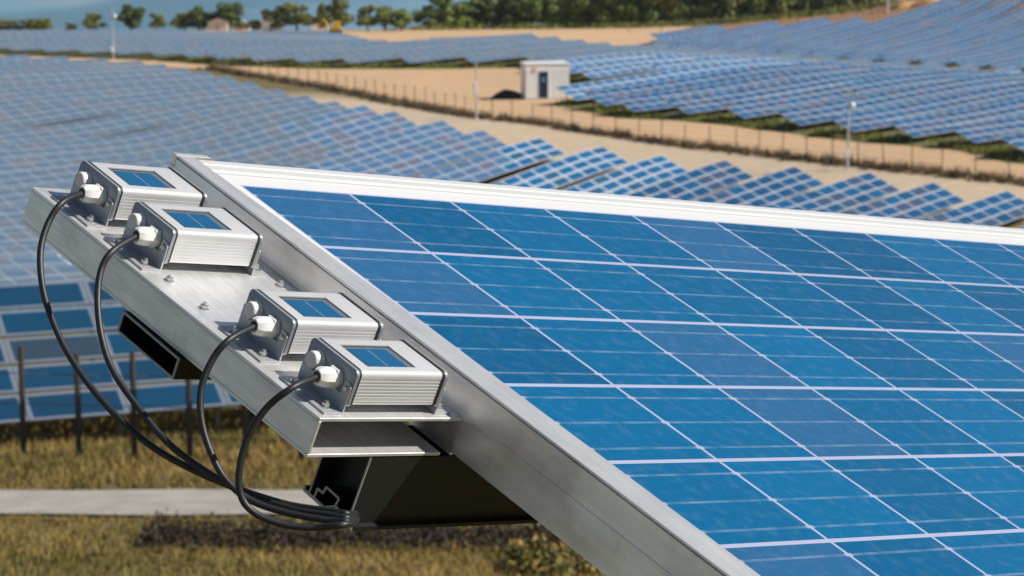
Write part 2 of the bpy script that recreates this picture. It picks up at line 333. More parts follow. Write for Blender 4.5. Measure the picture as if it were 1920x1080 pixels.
# ------------------------------------------------------------------ the solar rows of the farm
def quad_mesh(name, quads, uvs, rnd, mats, mi):
    V = np.array(quads).reshape(-1, 3); me = bpy.data.meshes.new(name); nq = len(quads)
    me.from_pydata([tuple(v) for v in V.tolist()], [], [(4*i, 4*i+1, 4*i+2, 4*i+3) for i in range(nq)])
    for m in mats: me.materials.append(m)
    me.polygons.foreach_set('material_index', mi)
    u = me.uv_layers.new(name='UVMap'); u.data.foreach_set('uv', np.array(uvs, np.float32).ravel())
    at = me.attributes.new('rnd', 'FLOAT', 'FACE'); at.data.foreach_set('value', np.array(rnd, np.float32)); me.update(); return me
UVQ = [(0, 0), (1, 0), (1, 1), (0, 1)]
def panel_quads(a, b, c, d, top, th=.05):                     # a..d: corners low-left, low-right, high-right, high-left
    nrm = np.cross(b-a, d-a); nrm /= np.linalg.norm(nrm); k = -nrm*th
    return [[a, b, c, d]]
post_me = MB().box(-.06, .06, -.06, .06, -1, 0).build('post', M_POST).data; bpy.data.objects.remove(bpy.data.objects['post'])
ROWS = []
def solar_row(s, ts_, glass, n_mod, label, group, detail_posts=True, rev=False):
    """ts_: list of column start positions along the row, one column of three modules each"""
    tc_ = np.array(ts_); e = np.append(tc_, tc_[-1]+ML); cx = np.array([xy(s, t) for t in e]); g = Hz(cx[:, 0], cx[:, 1])
    if len(g) > 6: g = np.convolve(np.pad(g, 2, mode='edge'), np.ones(5)/5, 'valid')
    lo = np.c_[cx+S2*HALF, g+LOW]; hi = np.c_[cx-S2*HALF, g+LOW+RISE]; O = np.array([*cx[0], g[0]])
    root = empty('solar_panel_row', O, label, 'solar panels', group); lo = lo-O; hi = hi-O
    nc = len(tc_); Q, U, Rn, MI = [], [], [], []; kept = []
    nrm = np.cross(np.array([*E2, 0]), np.array([*(-S2), math.tan(TILT)])); nrm /= np.linalg.norm(nrm); dn = -nrm*.05
    pxm = topx(np.c_[cx, g+1.2])[:, 0]  # columns further left get the glass with painted sky reflection
    for i in range(nc):
        for r in range(3):
            f0, f1 = r/3, (r+1)/3
            a = lo[i]*(1-f0)+hi[i]*f0; b = lo[i+1]*(1-f0)+hi[i+1]*f0; c_ = lo[i+1]*(1-f1)+hi[i+1]*f1; d = lo[i]*(1-f1)+hi[i]*f1
            rd = rng.random(); 
            if (i*3+r < n_mod) if not rev else ((nc-1-i)*3+r < n_mod):
                g1, g2 = .006, .012
                cen = (a+b+c_+d)/4; pts = [cen+(p-cen)*(1-g2) for p in (a, b, c_, d)]
                q = [pts, [p+dn for p in pts[::-1]]]+[[pts[k], pts[k]+dn, pts[(k+1) % 4]+dn, pts[(k+1) % 4]] for k in range(4)]
                q = [[p-cen for p in f] for f in q]
                me = quad_mesh('solar_module', q, [UVQ, UVQ]+[[(0, 0)]*4]*4, [rd]*6, [glass, M_UNDER, M_POST], [0, 1, 2, 2, 2, 2])
                link('solar_module', me, root, cen)
            else:
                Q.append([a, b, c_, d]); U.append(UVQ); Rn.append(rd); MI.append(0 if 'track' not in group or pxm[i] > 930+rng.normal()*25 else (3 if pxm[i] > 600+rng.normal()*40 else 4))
    k0 = min(nc, (n_mod+2)//3)
    if Q:
        i0, i1 = (n_mod//3 if not rev else 0), (nc if not rev else nc-n_mod//3)
        for i in range(i0, i1):                                # underside and the long edges
            Q.append([hi[i]+dn, hi[i+1]+dn, lo[i+1]+dn, lo[i]+dn]); U.append(UVQ); Rn.append(0); MI.append(1)
            for L1, L2 in ((lo[i], lo[i+1]), (hi[i+1], hi[i])): Q.append([L1+dn, L2+dn, L2, L1]); U.append([(0, 0)]*4); Rn.append(0); MI.append(2)
        Q.append([hi[i1]+dn, hi[i1], lo[i1], lo[i1]+dn]); U.append([(0, 0)]*4); Rn.append(0); MI.append(2)
        Q.append([lo[i0]+dn, lo[i0], hi[i0], hi[i0]+dn]); U.append([(0, 0)]*4); Rn.append(0); MI.append(2)
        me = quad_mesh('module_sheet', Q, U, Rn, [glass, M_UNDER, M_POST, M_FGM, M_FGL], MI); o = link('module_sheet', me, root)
        if n_mod or nc*3 > 100: o['kind'] = 'stuff'
    # racking: purlins along the row and posts under it
    pb = MB()
    for f in (.22, .78):
        pts = [lo[i]*(1-f)+hi[i]*f+dn*1.6 for i in range(0, nc+1, 2)]
        if len(pts) > 1: pb.tube(pts, .045, 4)
    if nc > 1: pb.build('purlin', M_POST, root)
    for i in range(0, nc, 4 if detail_posts else 8):
        for f in ((.3, .72) if i < 12 and detail_posts else (.5,)):
            p = (lo[i]+lo[i+1])/2*(1-f)+(hi[i]+hi[i+1])/2*f; o = link('post', post_me, root, p+dn*2); o.scale = (1, 1, max(.5, p[2]-0*f+.9 if f < .4 else p[2]+.9))
    ROWS.append(root); return root
ORD = ['first', 'second', 'third', 'fourth', 'fifth', 'sixth', 'seventh', 'eighth', 'ninth', 'tenth', 'eleventh', 'twelfth', 'thirteenth', 'fourteenth', 'fifteenth', 'sixteenth', 'seventeenth', 'eighteenth', 'nineteenth', 'twentieth']
def ordw(k):
    if k < 20: return ORD[k]
    t_, u_ = divmod(k+1, 10); T1 = ['', '', 'twenty', 'thirty', 'forty', 'fifty', 'sixty'][t_]; T2 = ['', '', 'twentieth', 'thirtieth', 'fortieth', 'fiftieth', 'sixtieth'][t_]
    return T2 if u_ == 0 else T1+' '+ORD[u_-1]
# rows left of the fence: each ends in a tip beside the gravel track
PITCH_R = 6.6; cntL = 0
def runs(ts_):                                                # split a list of column starts where columns are missing
    out = []; 
    for t in sorted(ts_):
        if out and abs(t-out[-1][-1]-ML) < .05: out[-1].append(t)
        else: out.append([t])
    return [r for r in out if len(r) > 2]
for k in range(-16, 40):
    s = A_[::-1][k][0] if 0 <= k <= 10 else (A_[-1][0]-PITCH_R*k if k < 0 else A_[-11][0]-PITCH_R*(k-10))
    te_ = float(t_end(s)); cols = []
    for i in range(0, 170):
        t0 = te_-ML*(i+1); P = xy(s, t0); z = Hz(P[0], P[1])+1.2; q = topx((P[0], P[1], z))[0]
        if P[1] < 132: break
        if q[0] < -170: break
        if k < -2 and q[0] > 330 and q[1] > 315+.088*(q[0]-385)+75: continue
        if q[1] > 640 or q[0] > 2080: continue
        cols.append(t0)
    for j_, cols in enumerate(runs(cols)[::-1]):
        if k < -2 or j_: lab = 'grey panel row low behind the cables, %s up from the bottom' % ordw(max(0, k+16)+j_*14)
        elif k < 0: lab = ['blue panel row at the right edge just above the big module', 'nearest blue panel row at the right edge above the big module'][-k-1]
        elif k < 12: lab = 'blue panel row with the %s pointed tip along the gravel track' % ordw(k)
        else: lab = 'hazy panel row of the left field, %s back along the track' % ordw(k)
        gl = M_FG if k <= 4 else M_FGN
        solar_row(s, cols[::-1] if 0 else cols, gl, 99 if -3 < k <= 5 and not j_ else 0, lab, 'rows of solar panels left of the track', k < 10, True)
        cntL += 1
# rows on the other side of the dirt road
tx = [-400, 0, 500, 640, 690, 760, 850, 1000, 1010, 1050, 1090, 1150, 1215, 1235, 1300, 1590, 1612, 1645, 1700, 1760, 2000, 2300]
ty = [56, 56, 57, 58, 74, 78, 66, 55, 66, 70, 74, 82, 82, 56, 50, 31, 29, 36, 22, 2, -60, -150]
cntR = 0; cntF = 0
for k in range(-14, 40):
    s = B_[::-1][k][0] if 0 <= k <= 7 else (B_[-1][0]-PITCH_R*k if k < 0 else B_[-8][0]-PITCH_R*(k-7))
    t0 = float(t_start(s)); near_c, far_c = [], []
    for i in range(0, 200):
        t = t0+ML*i; P = xy(s, t); z = Hz(P[0], P[1])+LOW+RISE; q = topx((P[0], P[1], z))[0]
        if P[0] > 150: break
        if q[0] > 2090 or q[0] < -250: continue
        if P[1] > 330 and q[1] < np.interp(q[0], tx, ty): continue
        al = t_hole(s)
        if abs(t-al+ML/2) < (1.75 if q[0] > 1560 else 2.7): continue
        (near_c if t < al else far_c).append(t)
    for cols in runs(near_c):
        if k < 0: lab = 'panel row leaving the frame at the right above the dirt road, %s' % ('nearest' if k == -2 else 'second nearest')
        elif k < 8: lab = 'blue panel row with the %s low corner over the dirt road' % ordw(k)
        elif k < 12: lab = 'panel row starting beside the white hut, %s up from the road' % ordw(k-8)
        else: lab = 'far panel row behind the tan clearing, %s counted upward' % ordw(k-12)
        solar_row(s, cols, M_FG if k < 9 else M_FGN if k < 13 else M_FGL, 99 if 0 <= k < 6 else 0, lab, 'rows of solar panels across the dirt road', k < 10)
        cntR += 1
    for cols in runs(far_c):
        cntF += 1
        solar_row(s, cols, M_FG, 0, 'panel row on the slope beyond the dark gaps, %s from the right' % ordw(cntF-1), 'rows of solar panels beyond the alley', False)

# ------------------------------------------------------------------ fence, scrub and mast along the gravel track
def line_xyz(P): return Vector((P[0], P[1], ground_z(P[0], P[1])))
Pf = [hit(x, y, 0, 120)[:2] for x, y in sorted(zip(fx_, fy_), reverse=True)]
Pf = [Pf[0]*2-Pf[1]]+Pf[:13]+Pf[13:]
acc = np.r_[0, np.cumsum([np.linalg.norm(b-a) for a, b in zip(Pf, Pf[1:])])]; STEP = float(np.mean(np.diff(acc)[1:11]))
fp = [np.array([np.interp(d, acc, [p[0] for p in Pf]), np.interp(d, acc, [p[1] for p in Pf])]) for d in np.arange(0, acc[-1], STEP)]
fence = empty('wire_fence', line_xyz(fp[0]), 'long wire fence on dark posts between dirt road and gravel track', 'fence')
O = np.array(fence.location); pm = MB().lathe([(.04, -.3), (.04, 1.95), (.03, 2.0)], (0, 0, 0), (0, 0, 1), 7).build('fence_post', M_FPOST); pme = pm.data; bpy.data.objects.remove(pm)
for i, p in enumerate(fp[:98]):
    o = link('fence_post', pme, fence, Vector(line_xyz(p))-Vector(O)); o.rotation_euler = (rng.normal()*.03, rng.normal()*.03, 0); o.scale = (1, 1, 1+rng.normal()*.04)
wb = MB()
for h in (.35, .8, 1.25, 1.7):
    wb.tube([line_xyz(p)+Vector((0, 0, h))-Vector(O) for p in fp[:98]], .008, 3)
wb.build('wire', M_WIRE, fence)
M_SCRUB = mat('dry_scrub', (.14, .10, .06), .95)
M_GRASS = mat('green_grass', (.11, .15, .03), .9); M_DRY = mat('straw_grass', (.34, .27, .12), .9)
n = N(M_SCRUB); a = n.n('Attribute'); a.attribute_name = 'rnd'; n.l(n.mix(a.outputs['Fac'], (.04, .032, .02), (.22, .16, .09)), n.b.inputs['Base Color'])
n = N(M_GRASS); a = n.n('Attribute'); a.attribute_name = 'rnd'; n.l(n.mix(a.outputs['Fac'], (.07, .11, .014), (.28, .27, .06)), n.b.inputs['Base Color'])
n = N(M_DRY); a = n.n('Attribute'); a.attribute_name = 'rnd'; n.l(n.mix(a.outputs['Fac'], (.075, .09, .018), (.36, .24, .07)), n.b.inputs['Base Color'])
def blades(name, spots, hgt, wid, m, spread=.25, per=7, lean=.35):
    """a stand of narrow triangles, several to each spot"""
    V, F, R_ = [], [], []
    for (x, y, sc) in spots:
        z0 = ground_z(x, y); base = .55+.45*math.sin(x*.55+1.3*math.sin(y*.4))*math.sin(y*.8+math.sin(x*.3))+rng.normal()*.15
        for k in range(per):
            a_ = rng.random()*6.283; r = rng.random()*spread; bx, by = x+r*math.cos(a_), y+r*math.sin(a_); h = hgt*sc*(.5+rng.random()*.8); b_ = rng.random()*6.283
            lx, ly = h*lean*math.cos(b_)*rng.random(), h*lean*math.sin(b_)*rng.random(); w_ = wid*(.6+rng.random()*.8); c2 = rng.random()*3.14
            i = len(V); V += [(bx-w_*math.cos(c2), by-w_*math.sin(c2), z0-.03), (bx+w_*math.cos(c2), by+w_*math.sin(c2), z0-.03), (bx+lx, by+ly, z0+h)]
            F.append((i, i+1, i+2)); R_.append(min(1, max(0, base*.7+rng.random()*.4)))
    me = mesh(name, V, F, m); at = me.attributes.new('rnd', 'FLOAT', 'FACE'); at.data.foreach_set('value', np.array(R_, np.float32)); o = link(name, me); tag(o, kind='stuff'); return o
sp_ = []
for a_, b_ in zip(fp[:98], fp[1:99]):
    d = b_-a_; nn_ = np.array([-d[1], d[0]])/np.linalg.norm(d)
    for k in range(34):
        p = a_+d*rng.random()+nn_*rng.normal(scale=.50)-nn_*0; sp_.append((p[0], p[1], .5+rng.random()*.9))
o = blades('fence_scrub', sp_, .55, .055, M_SCRUB, .3, 9, .9); tag(o, 'brown dry scrub growing along the foot of the wire fence', 'scrub')
sp_ = []
for k in range(5200):
    s_ = rng.uniform(sB[0], sB[-1]+14); q_ = t_start(s_)+rng.gamma(1.6, 1.6)-1.1; p = xy(s_, q_)
    if math.sin(p[0]*.7)+math.sin(p[1]*.5+1)+rng.normal()*.6 > -.5: sp_.append((p[0], p[1], .4+rng.random()))
o = blades('field_grass', sp_, .42, .045, M_GRASS, .35, 9, .6); tag(o, 'green grass tufts under the panel corners by the dirt road', 'grass')
def mast(px, py, H, label, box, globe=True, arms=True):
    b = gpt(px, py); r = empty('camera_mast', b, label, 'mast')
    MB().lathe([(.11, -.3), (.10, 1.0), (.055, H)], (0, 0, 0), (0, 0, 1), 12).build('pole', M_LAMP, r, 40)
    MB().lathe([(.16, 0), (.16, .06), (.11, .10)], (0, 0, 0), (0, 0, 1), 12).build('base_flange', M_LAMP, r)
    if box: c_ = MB().box(-.30, .02, -.34, -.09, 1.05*box, 1.6*box, .02).build('control_cabinet', M_WHITE, r)
    if globe:
        g = MB().lathe([(.02, .28), (.15, .25), (.22, .12), (.24, 0), (.20, -.13), (.10, -.21), (.01, -.23)], (.27, -.12, H-1.15), (0, 0, 1), 16).build('dome_camera', M_WHITE, r, 50)
        MB().box(.03, .27, -.15, -.09, H-.95, H-.88).build('camera_arm', M_LAMP, g)
    if arms:
        MB().box(-.42, .42, -.03, .03, H-.05, H+.02).build('cross_arm', M_LAMP, r)
        for sx in (-1, 1): MB().box(sx*.42-.13, sx*.42+.13, -.16, .10, H-.16, H-.02, .02).build('floodlight', M_RUB, r)
    return r
mast(1589, 318, 6.2, 'tall grey camera mast with white dome and cabinet, right of the dirt road fence', 1)
m2 = mast(893, 224, 5.3, 'pale thin mast with light cabinet at its foot in the tan clearing', 2.2, False, False)
m3 = mast(213, 116, 6.8, 'faint far pale mast at the upper left among the hazy panels', 1.2, True, False)

# ------------------------------------------------------------------ white technical hut
b = gpt(1026, 186); hd = math.radians(11); hut = empty('technical_hut', b, 'white square hut with a dark blue door at the far panel field', 'hut'); hut.rotation_euler = (0, 0, hd)
ws = 85/(FPX/ (b[1]*1.0))/1.02; W2 = ws/2; HH = ws*.78
m_ = MB(); m_.box(-W2, W2, 0, ws*.55, .12, HH, .03)
for k in range(13): x = -W2+ws*(k+.5)/13; m_.box(x-.05, x+.05, -.025, .02, .2, HH-.5) if abs(x+.25*0) > .62 else None
m_.build('wall', M_WHITE, hut)
MB().box(-W2-.08, W2+.08, -.08, ws*.55+.08, HH, HH+.16, .02).build('roof', M_WHITE, hut)
MB().box(-W2-.05, W2+.05, -.05, ws*.55+.05, -.5, .118).build('plinth', mat('concrete', (.45, .44, .42), .9), hut)
d = MB().box(-.85, .07, -.07, -.03, .14, HH*.80, .01).build('door', M_NAVY, hut); MB().box(-.07, -.01, -.13, -.07, 1.15, 1.3).build('handle', M_STEEL, d)
MB().box(-.57, -.21, -.085, -.072, 1.75, 2.2).build('notice', mat('faded_notice', (.10, .22, .35), .6), d)
MB().lathe([(.30, 0), (.30, .04), (.26, .06)], (-W2+1.0, -.03, HH-.45), (0, -1, 0), 20).build('round_sign', mat('pale_orange_sign', (.78, .55, .45), .5), hut)
mb_ = MB()                                                   # dark heap left of the hut
def heap(name, px, py, rx, ry, h, m, label, cat, seed):
    r2 = random.Random(seed); c_ = gpt(px, py); V, F = [], []; nr, na = 7, 22
    for i in range(nr+1):
        f = i/nr
        for j in range(na):
            a_ = j/na*6.283; rr = (1-f)*(1+.18*math.sin(3*a_+seed)+.1*r2.random()); x, y = rx*rr*math.cos(a_)-rx*.25*f, ry*rr*math.sin(a_); z_ = h*(1-(1-f)**1.6)*(1 if i < nr else 1)+(r2.random()-.5)*h*.08
            V.append((x, y, ground_z(c_.x+x, c_.y+y)-c_.z+z_-.05))
    for i in range(nr):
        for j in range(na): F.append((i*na+j, i*na+(j+1) % na, (i+1)*na+(j+1) % na, (i+1)*na+j))
    F.append([nr*na+j for j in range(na)]); o = link(name, mesh(name, V, F, m, smooth=True), None, c_); return tag(o, label, cat)
heap('rubble_heap', 957, 184, 2.0, .8, .95, mat('dark_tarp', (.02, .018, .016), .8), 'small dark heap lying on the tan ground left of the white hut', 'heap', 3)

# ------------------------------------------------------------------ upper right: bank fence, gate, sand, pipe
uf = [(1180, 62), (1240, 58), (1300, 55), (1345, 52), (1390, 49), (1440, 47), (1495, 45), (1523, 42), (1551, 38), (1578, 33), (1606, 30), (1634, 29)]
uP = [gpt(x, y) for x, y in uf]; r = empty('bank_fence', uP[0], 'wire fence on thin dark posts below the brown earth bank', 'fence'); up_me = MB().lathe([(.055, -.3), (.055, 1.75)], (0, 0, 0), (0, 0, 1), 6).build('fence_post', M_FPOST); ume = up_me.data; bpy.data.objects.remove(up_me)
for p in uP: link('fence_post', ume, r, p-uP[0])
wb = MB(); [wb.tube([p+Vector((0, 0, h))-uP[0] for p in uP], .012, 3) for h in (.5, 1.1, 1.7)]; wb.build('wire', M_WIRE, r)
g0, g1 = gpt(1619, 12), gpt(1662, 26); gr_ = empty('wire_gate', g0, 'tall dark wire gate cage by the pale track at the top', 'gate')
for k in range(9): p = g0.lerp(g1, k/8); MB().tube([(0, 0, -.3), (0, 0, 2.7)], .05, 5).build('gate_post' if k in (0, 8) else 'bar', M_FPOST, gr_, None, p-g0)
wb = MB(); [wb.tube([(0, 0, h), tuple(g1-g0+Vector((0, 0, h)))], .02, 4) for h in (.1, 1.3, 2.6)]; wb.build('rail', M_WIRE, gr_)
for (x, y, H_, lb) in ((1664, 26, 3.2, 'white post at the right end of the wire gate'), (1624, 12, 3.0, 'short white post at the left end of the wire gate')):
    tag(MB().lathe([(.11, -.2), (.11, H_), (.06, H_+.06)], (0, 0, 0), (0, 0, 1), 10).build('marker_post', M_WHITE, None, None, gpt(x, y)), lb, 'post')
M_SAND = mat('orange_sand', (.48, .27, .12), .95)
heap('sand_pile', 1700, 12, 3.4, 2, 1.1, M_SAND, 'low orange sand pile at the top behind the panel slope', 'sand pile', 1)
heap('sand_pile', 1738, 7, 3.0, 2, 1.2, M_SAND, 'orange sand pile nearest the top right panels', 'sand pile', 5)
pts = [gpt(x, y)+Vector((0, 0, .12)) for x, y in ((1652, 12), (1665, 10), (1675, 7), (1684, 4), (1690, 2))]
tag(MB().tube([p-pts[0] for p in pts], .16, 8).build('drain_pipe', M_RUB, None, 40, pts[0]), 'curved black pipe lying across the pale track by the sand', 'pipe')

# ------------------------------------------------------------------ trees
M_LEAF = {}
for nm, c0, c1 in (('leaf_dark', (.045, .08, .015), (.10, .14, .025)), ('leaf_mid', (.09, .13, .02), (.19, .25, .04)), ('leaf_olive', (.09, .11, .025), (.22, .23, .05))):
    m = mat(nm, c1, .75); n = N(m); a = n.n('Attribute'); a.attribute_name = 'rnd'; n.l(n.mix(a.outputs['Fac'], c0, c1), n.b.inputs['Base Color']); M_LEAF[nm] = m
def crown_mesh(seed, w_, h_, m, nleaf=1500, size=.30, base=.12, narrow=.0):
    r = np.random.default_rng(seed); V, F, R_ = [], [], []
    blobs = []
    nb = 15
    for k in range(nb):
        f = r.random(); a_ = r.random()*6.283; zz = base+(1-base)*(.12+.78*f); env = math.sin(math.pi*min(1, max(0.12, (zz-base)/(1-base)*.8+.15)))**.6
        rr = w_*.5*env*(.25+.55*r.random()); blobs.append((rr*math.cos(a_), rr*math.sin(a_), zz*h_, w_*(.14+.12*r.random())*(1-narrow*f), .25+.75*r.random()))
    for k in range(nleaf):
        b_ = blobs[r.integers(nb)]; d = r.normal(size=3); d /= np.linalg.norm(d); q = b_[3]*(.62+.42*r.random()); c_ = np.array(b_[:3])+d*q*np.array([1, 1, .85])
        nrm = d+r.normal(size=3)*.6; nrm /= np.linalg.norm(nrm); t1 = np.cross(nrm, r.normal(size=3)); t1 /= np.linalg.norm(t1); t2 = np.cross(nrm, t1); sz = size*(.5+r.random())
        i = len(V); V += [c_-t1*sz, c_+t2*sz*.7, c_+t1*sz, c_-t2*sz*.7]; F.append((i, i+1, i+2, i+3)); R_.append(min(1, max(0, b_[4]*.6+.5*r.random()-.1)))
    me = mesh('crown', V, F, m); at = me.attributes.new('rnd', 'FLOAT', 'FACE'); at.data.foreach_set('value', np.array(R_, np.float32)); return me
def trunk_mesh(seed, h_, w_):
    r = random.Random(seed); m = MB(); m.tube([(0, 0, -.4), (.05, 0, h_*.25), (.1, .05, h_*.5), (.1, .1, h_*.8)], [.22, .17, .11, .04], 7)
    for k in range(6):
        a_ = k*1.05+r.random(); z0 = h_*(.2+.09*k); m.tube([(.05, 0, z0), (w_*.16*math.cos(a_), w_*.16*math.sin(a_), z0+h_*.12), (w_*.34*math.cos(a_), w_*.34*math.sin(a_), z0+h_*.22)], [.09, .06, .02], 5)
    o = m.build('trunk', M_BARK); me = o.data; bpy.data.objects.remove(o); return me
CR = {}
def tree(px, py, w_, h_, kind, label, group=None, name='broadleaf_tree', v=0):
    key = (kind, v)
    if key not in CR: CR[key] = (crown_mesh(10+v*7+len(CR), 6, 7, M_LEAF[kind], 1900), trunk_mesh(v, 7, 6))
    D_ = 482 if px < 780 else 0; p = Vector(((px-960)/FPX*D_, D_, ground_z((px-960)/FPX*D_, D_))); r = empty(name, p, label, 'tree', group); r.rotation_euler = (0, 0, rng.random()*6.28)
    for nm, me in zip(('crown', 'trunk'), CR[key]): o = link(nm, me, r); o.scale = (w_/6, w_/6, h_/7)
    return r
MPX = 480/FPX
left_trees = [(20, 52, 46, 24, 'leaf_olive'), (55, 52, 50, 27, 'leaf_olive'), (85, 52, 34, 24, 'leaf_olive'), (135, 54, 24, 16, 'leaf_olive'), (183, 53, 40, 36, 'leaf_olive'), (249, 53, 44, 46, 'leaf_dark'), (297, 53, 30, 32, 'leaf_olive'),
 (350, 53, 44, 36, 'leaf_olive'), (374, 53, 44, 42, 'leaf_dark'), (432, 52, 50, 50, 'leaf_dark'), (478, 54, 34, 22, 'leaf_olive'), (520, 55, 50, 42, 'leaf_dark'), (558, 56, 56, 50, 'leaf_olive'), (612, 54, 30, 56, 'leaf_olive'), (640, 54, 40, 58, 'leaf_olive'), (690, 55, 40, 46, 'leaf_olive'), (722, 55, 40, 42, 'leaf_mid'), (752, 56, 44, 40, 'leaf_mid')]
ll = ['olive shrubby tree farthest left on the skyline', 'wide low olive tree second from the left on the skyline', 'low olive tree third from the left on the skyline', 'tiny pale shrub tree near the far left mast', 'round olive tree just left of the far mast', 'dark round tree just right of the far left mast', 'small olive tree right of the dark round one',
 'left half of the low wide tree pair on the skyline', 'right half of the low wide tree pair on the skyline', 'tall dark lone tree rising above its neighbours at the left', 'low olive bush beside the tall dark lone tree', 'dark left tree of the broad pair near the yellow machine', 'olive right tree of the broad pair near the yellow machine', 'slim tall tree behind the yellow machine', 'slim tall tree just right of the yellow machine', 'thin olive tree well left of the dense wood', 'mid green tree nearer the dense wood', 'last small green tree before the dense wood begins']
for i, ((px_, py_, w_, h_, kd), lb) in enumerate(zip(left_trees, ll)):
    D_ = 482; sc = D_/FPX; tree(px_, py_, w_*sc*1.2, h_*sc*1.05, kd, lb, 'lone trees on the skyline', v=i % 3)
# the dense wood from x = 780 to the gate
wood = []
for row in range(3):
    x = 800-row*10
    while x < 1660:
        P = gpt(x, np.interp(x, [780, 1000, 1200, 1350, 1450, 1550, 1660], [56, 54, 50, 42, 33, 22, 4])-row*4)
        wood.append((x, P, row)); x += rng.uniform(15, 30)
for i, (x, P, row) in enumerate(wood):
    hh = np.interp(x, [780, 830, 900, 1200, 1660], [4.5, 6.5, 6.8, 8.5, 9.5])*(.8+.4*rng.random())+row*1.0; ww = 5.5+rng.random()*2.6
    kd = ['leaf_mid', 'leaf_mid', 'leaf_olive', 'leaf_dark'][rng.integers(4)]; key = (kd, 3+i % 3)
    if key not in CR: CR[key] = (crown_mesh(50+len(CR), 6, 7, M_LEAF[kd], 1900, base=.02), trunk_mesh(9, 7, 6))
    r = empty('woodland_tree', P+Vector((0, row*3.5, 0)), 'bushy green tree in the dense wood along the top', 'tree', 'trees of the dense wood behind the fields'); r.rotation_euler = (0, 0, rng.random()*6.28)
    for nm, me in zip(('crown', 'trunk'), CR[key]): o = link(nm, me, r); o.scale = (ww/6, ww/6, hh/7)
# undergrowth in front of the wood
sp_ = [(P.x+rng.normal()*2.5, P.y-3.2+rng.normal()*1.2, .5+rng.random()) for (x, P, row) in wood if row == 0 for k in range(40)]
o = blades('wood_edge_brush', sp_, .9, .12, M_GRASS, .8, 7, .7); tag(o, 'low green brush along the front of the dense wood', 'brush')
# far things near the skyline
def small_house(px, py, w_, h_, wall, roofc, label, roof=True):
    p = gpt(px, py); r = empty('farm_shed', p, label, 'shed'); MB().box(-w_/2, w_/2, 0, w_*.7, -.3, h_, .02).build('wall', wall, r)
    MB().prism([(-w_/2-.2, h_), (w_/2+.2, h_), (0, h_+w_*.22)], -.2, w_*.7+.2, 'y').build('roof', roofc, r); MB().box(-.3, .3, -.03, .0, .0, 1.0).build('door', M_TILE, r)
M_TILE = mat('pale_tile', (.45, .36, .32), .8); M_PALE = mat('pale_render', (.60, .56, .52), .8)
small_house(408, 58, 3.6, 1.5, M_PALE, M_TILE, 'small pale shed below the tall lone tree'); small_house(452, 57, 2.8, 1.2, M_PALE, M_TILE, 'smallest pale shed right of the tall lone tree')
small_house(508, 58, 3.4, 1.6, M_WHITE, M_PALE, 'white shed before the broad tree pair'); small_house(600, 56, 3.0, 2.0, M_WHITE, M_PALE, 'white shed touching the yellow machine')
p = gpt(628, 62); ym = empty('yellow_digger', p, 'small yellow machine parked by the white shed on the skyline', 'digger'); MY = mat('yellow_paint', (.60, .38, .02), .5)
MB().box(-1.1, 1.1, -.6, .9, .5, 1.2, .08).build('body', MY, ym); MB().box(-.2, .9, -.5, .7, 1.2, 2.1, .06).build('cab', MY, ym)
for sy in (-.75, .75): MB().box(-1.3, 1.3, sy-.18, sy+.18, 0, .5, .12).build('track', M_RUB, ym)
MB().tube([(-.9, 0, 1.1), (-2.0, 0, 2.4), (-3.0, 0, 1.0), (-2.7, 0, .4)], .14, 6).build('boom', MY, ym)

# ------------------------------------------------------------------ lower left: near row, posts, path, grass, leaf band for a ground shadow
def ribbon(name, mids, half, m, lift=.05, nacross=8):
    V, F = [], []; pts = np.array(mids)
    for i, p in enumerate(pts):
        d = pts[min(i+1, len(pts)-1)]-pts[max(i-1, 0)]; d = d/np.linalg.norm(d); nn_ = np.array([-d[1], d[0]])
        for j in range(nacross+1):
            q = p+nn_*half*(2*j/nacross-1)*(1+.06*math.sin(i*.9+j)); V.append((q[0], q[1], ground_z(q[0], q[1])+lift))
    k = nacross+1
    for i in range(len(pts)-1):
        for j in range(nacross): F.append((i*k+j, i*k+j+1, (i+1)*k+j+1, (i+1)*k+j))
    return link(name, mesh(name, V, F, m, smooth=True))
M_PATH = mat('pale_concrete_path', (.58, .55, .52), .9); n = N(M_PATH); tc = n.n('TexCoord'); n.l(n.mix(n.ramp(n.noise(1.5, 6, tc.outputs['Object']), .35, .7), (.36, .335, .30), (.27, .25, .22)), n.b.inputs['Base Color'])
pm_ = hit(0, 943, 0, 30); o = ribbon('path', [(x, pm_[1]+.02*x) for x in np.arange(-14, 16, .8)], 1.35, M_PATH, .06, 6); tag(o, kind='structure')
sp_ = []
for k in range(17000):
    d_ = rng.uniform(44, 72); x = rng.uniform(-.22, .10)*d_
    if abs(d_-(pm_[1]+.02*x)) < 1.5: continue
    sp_.append((x, d_, (.35+rng.random()*.7)*(1.25 if d_ > pm_[1] else .8)))
o = blades('meadow_grass', sp_, .20, .018, M_DRY, .22, 8, .8); tag(o, 'dry yellow and olive grass on both sides of the pale path', 'grass')
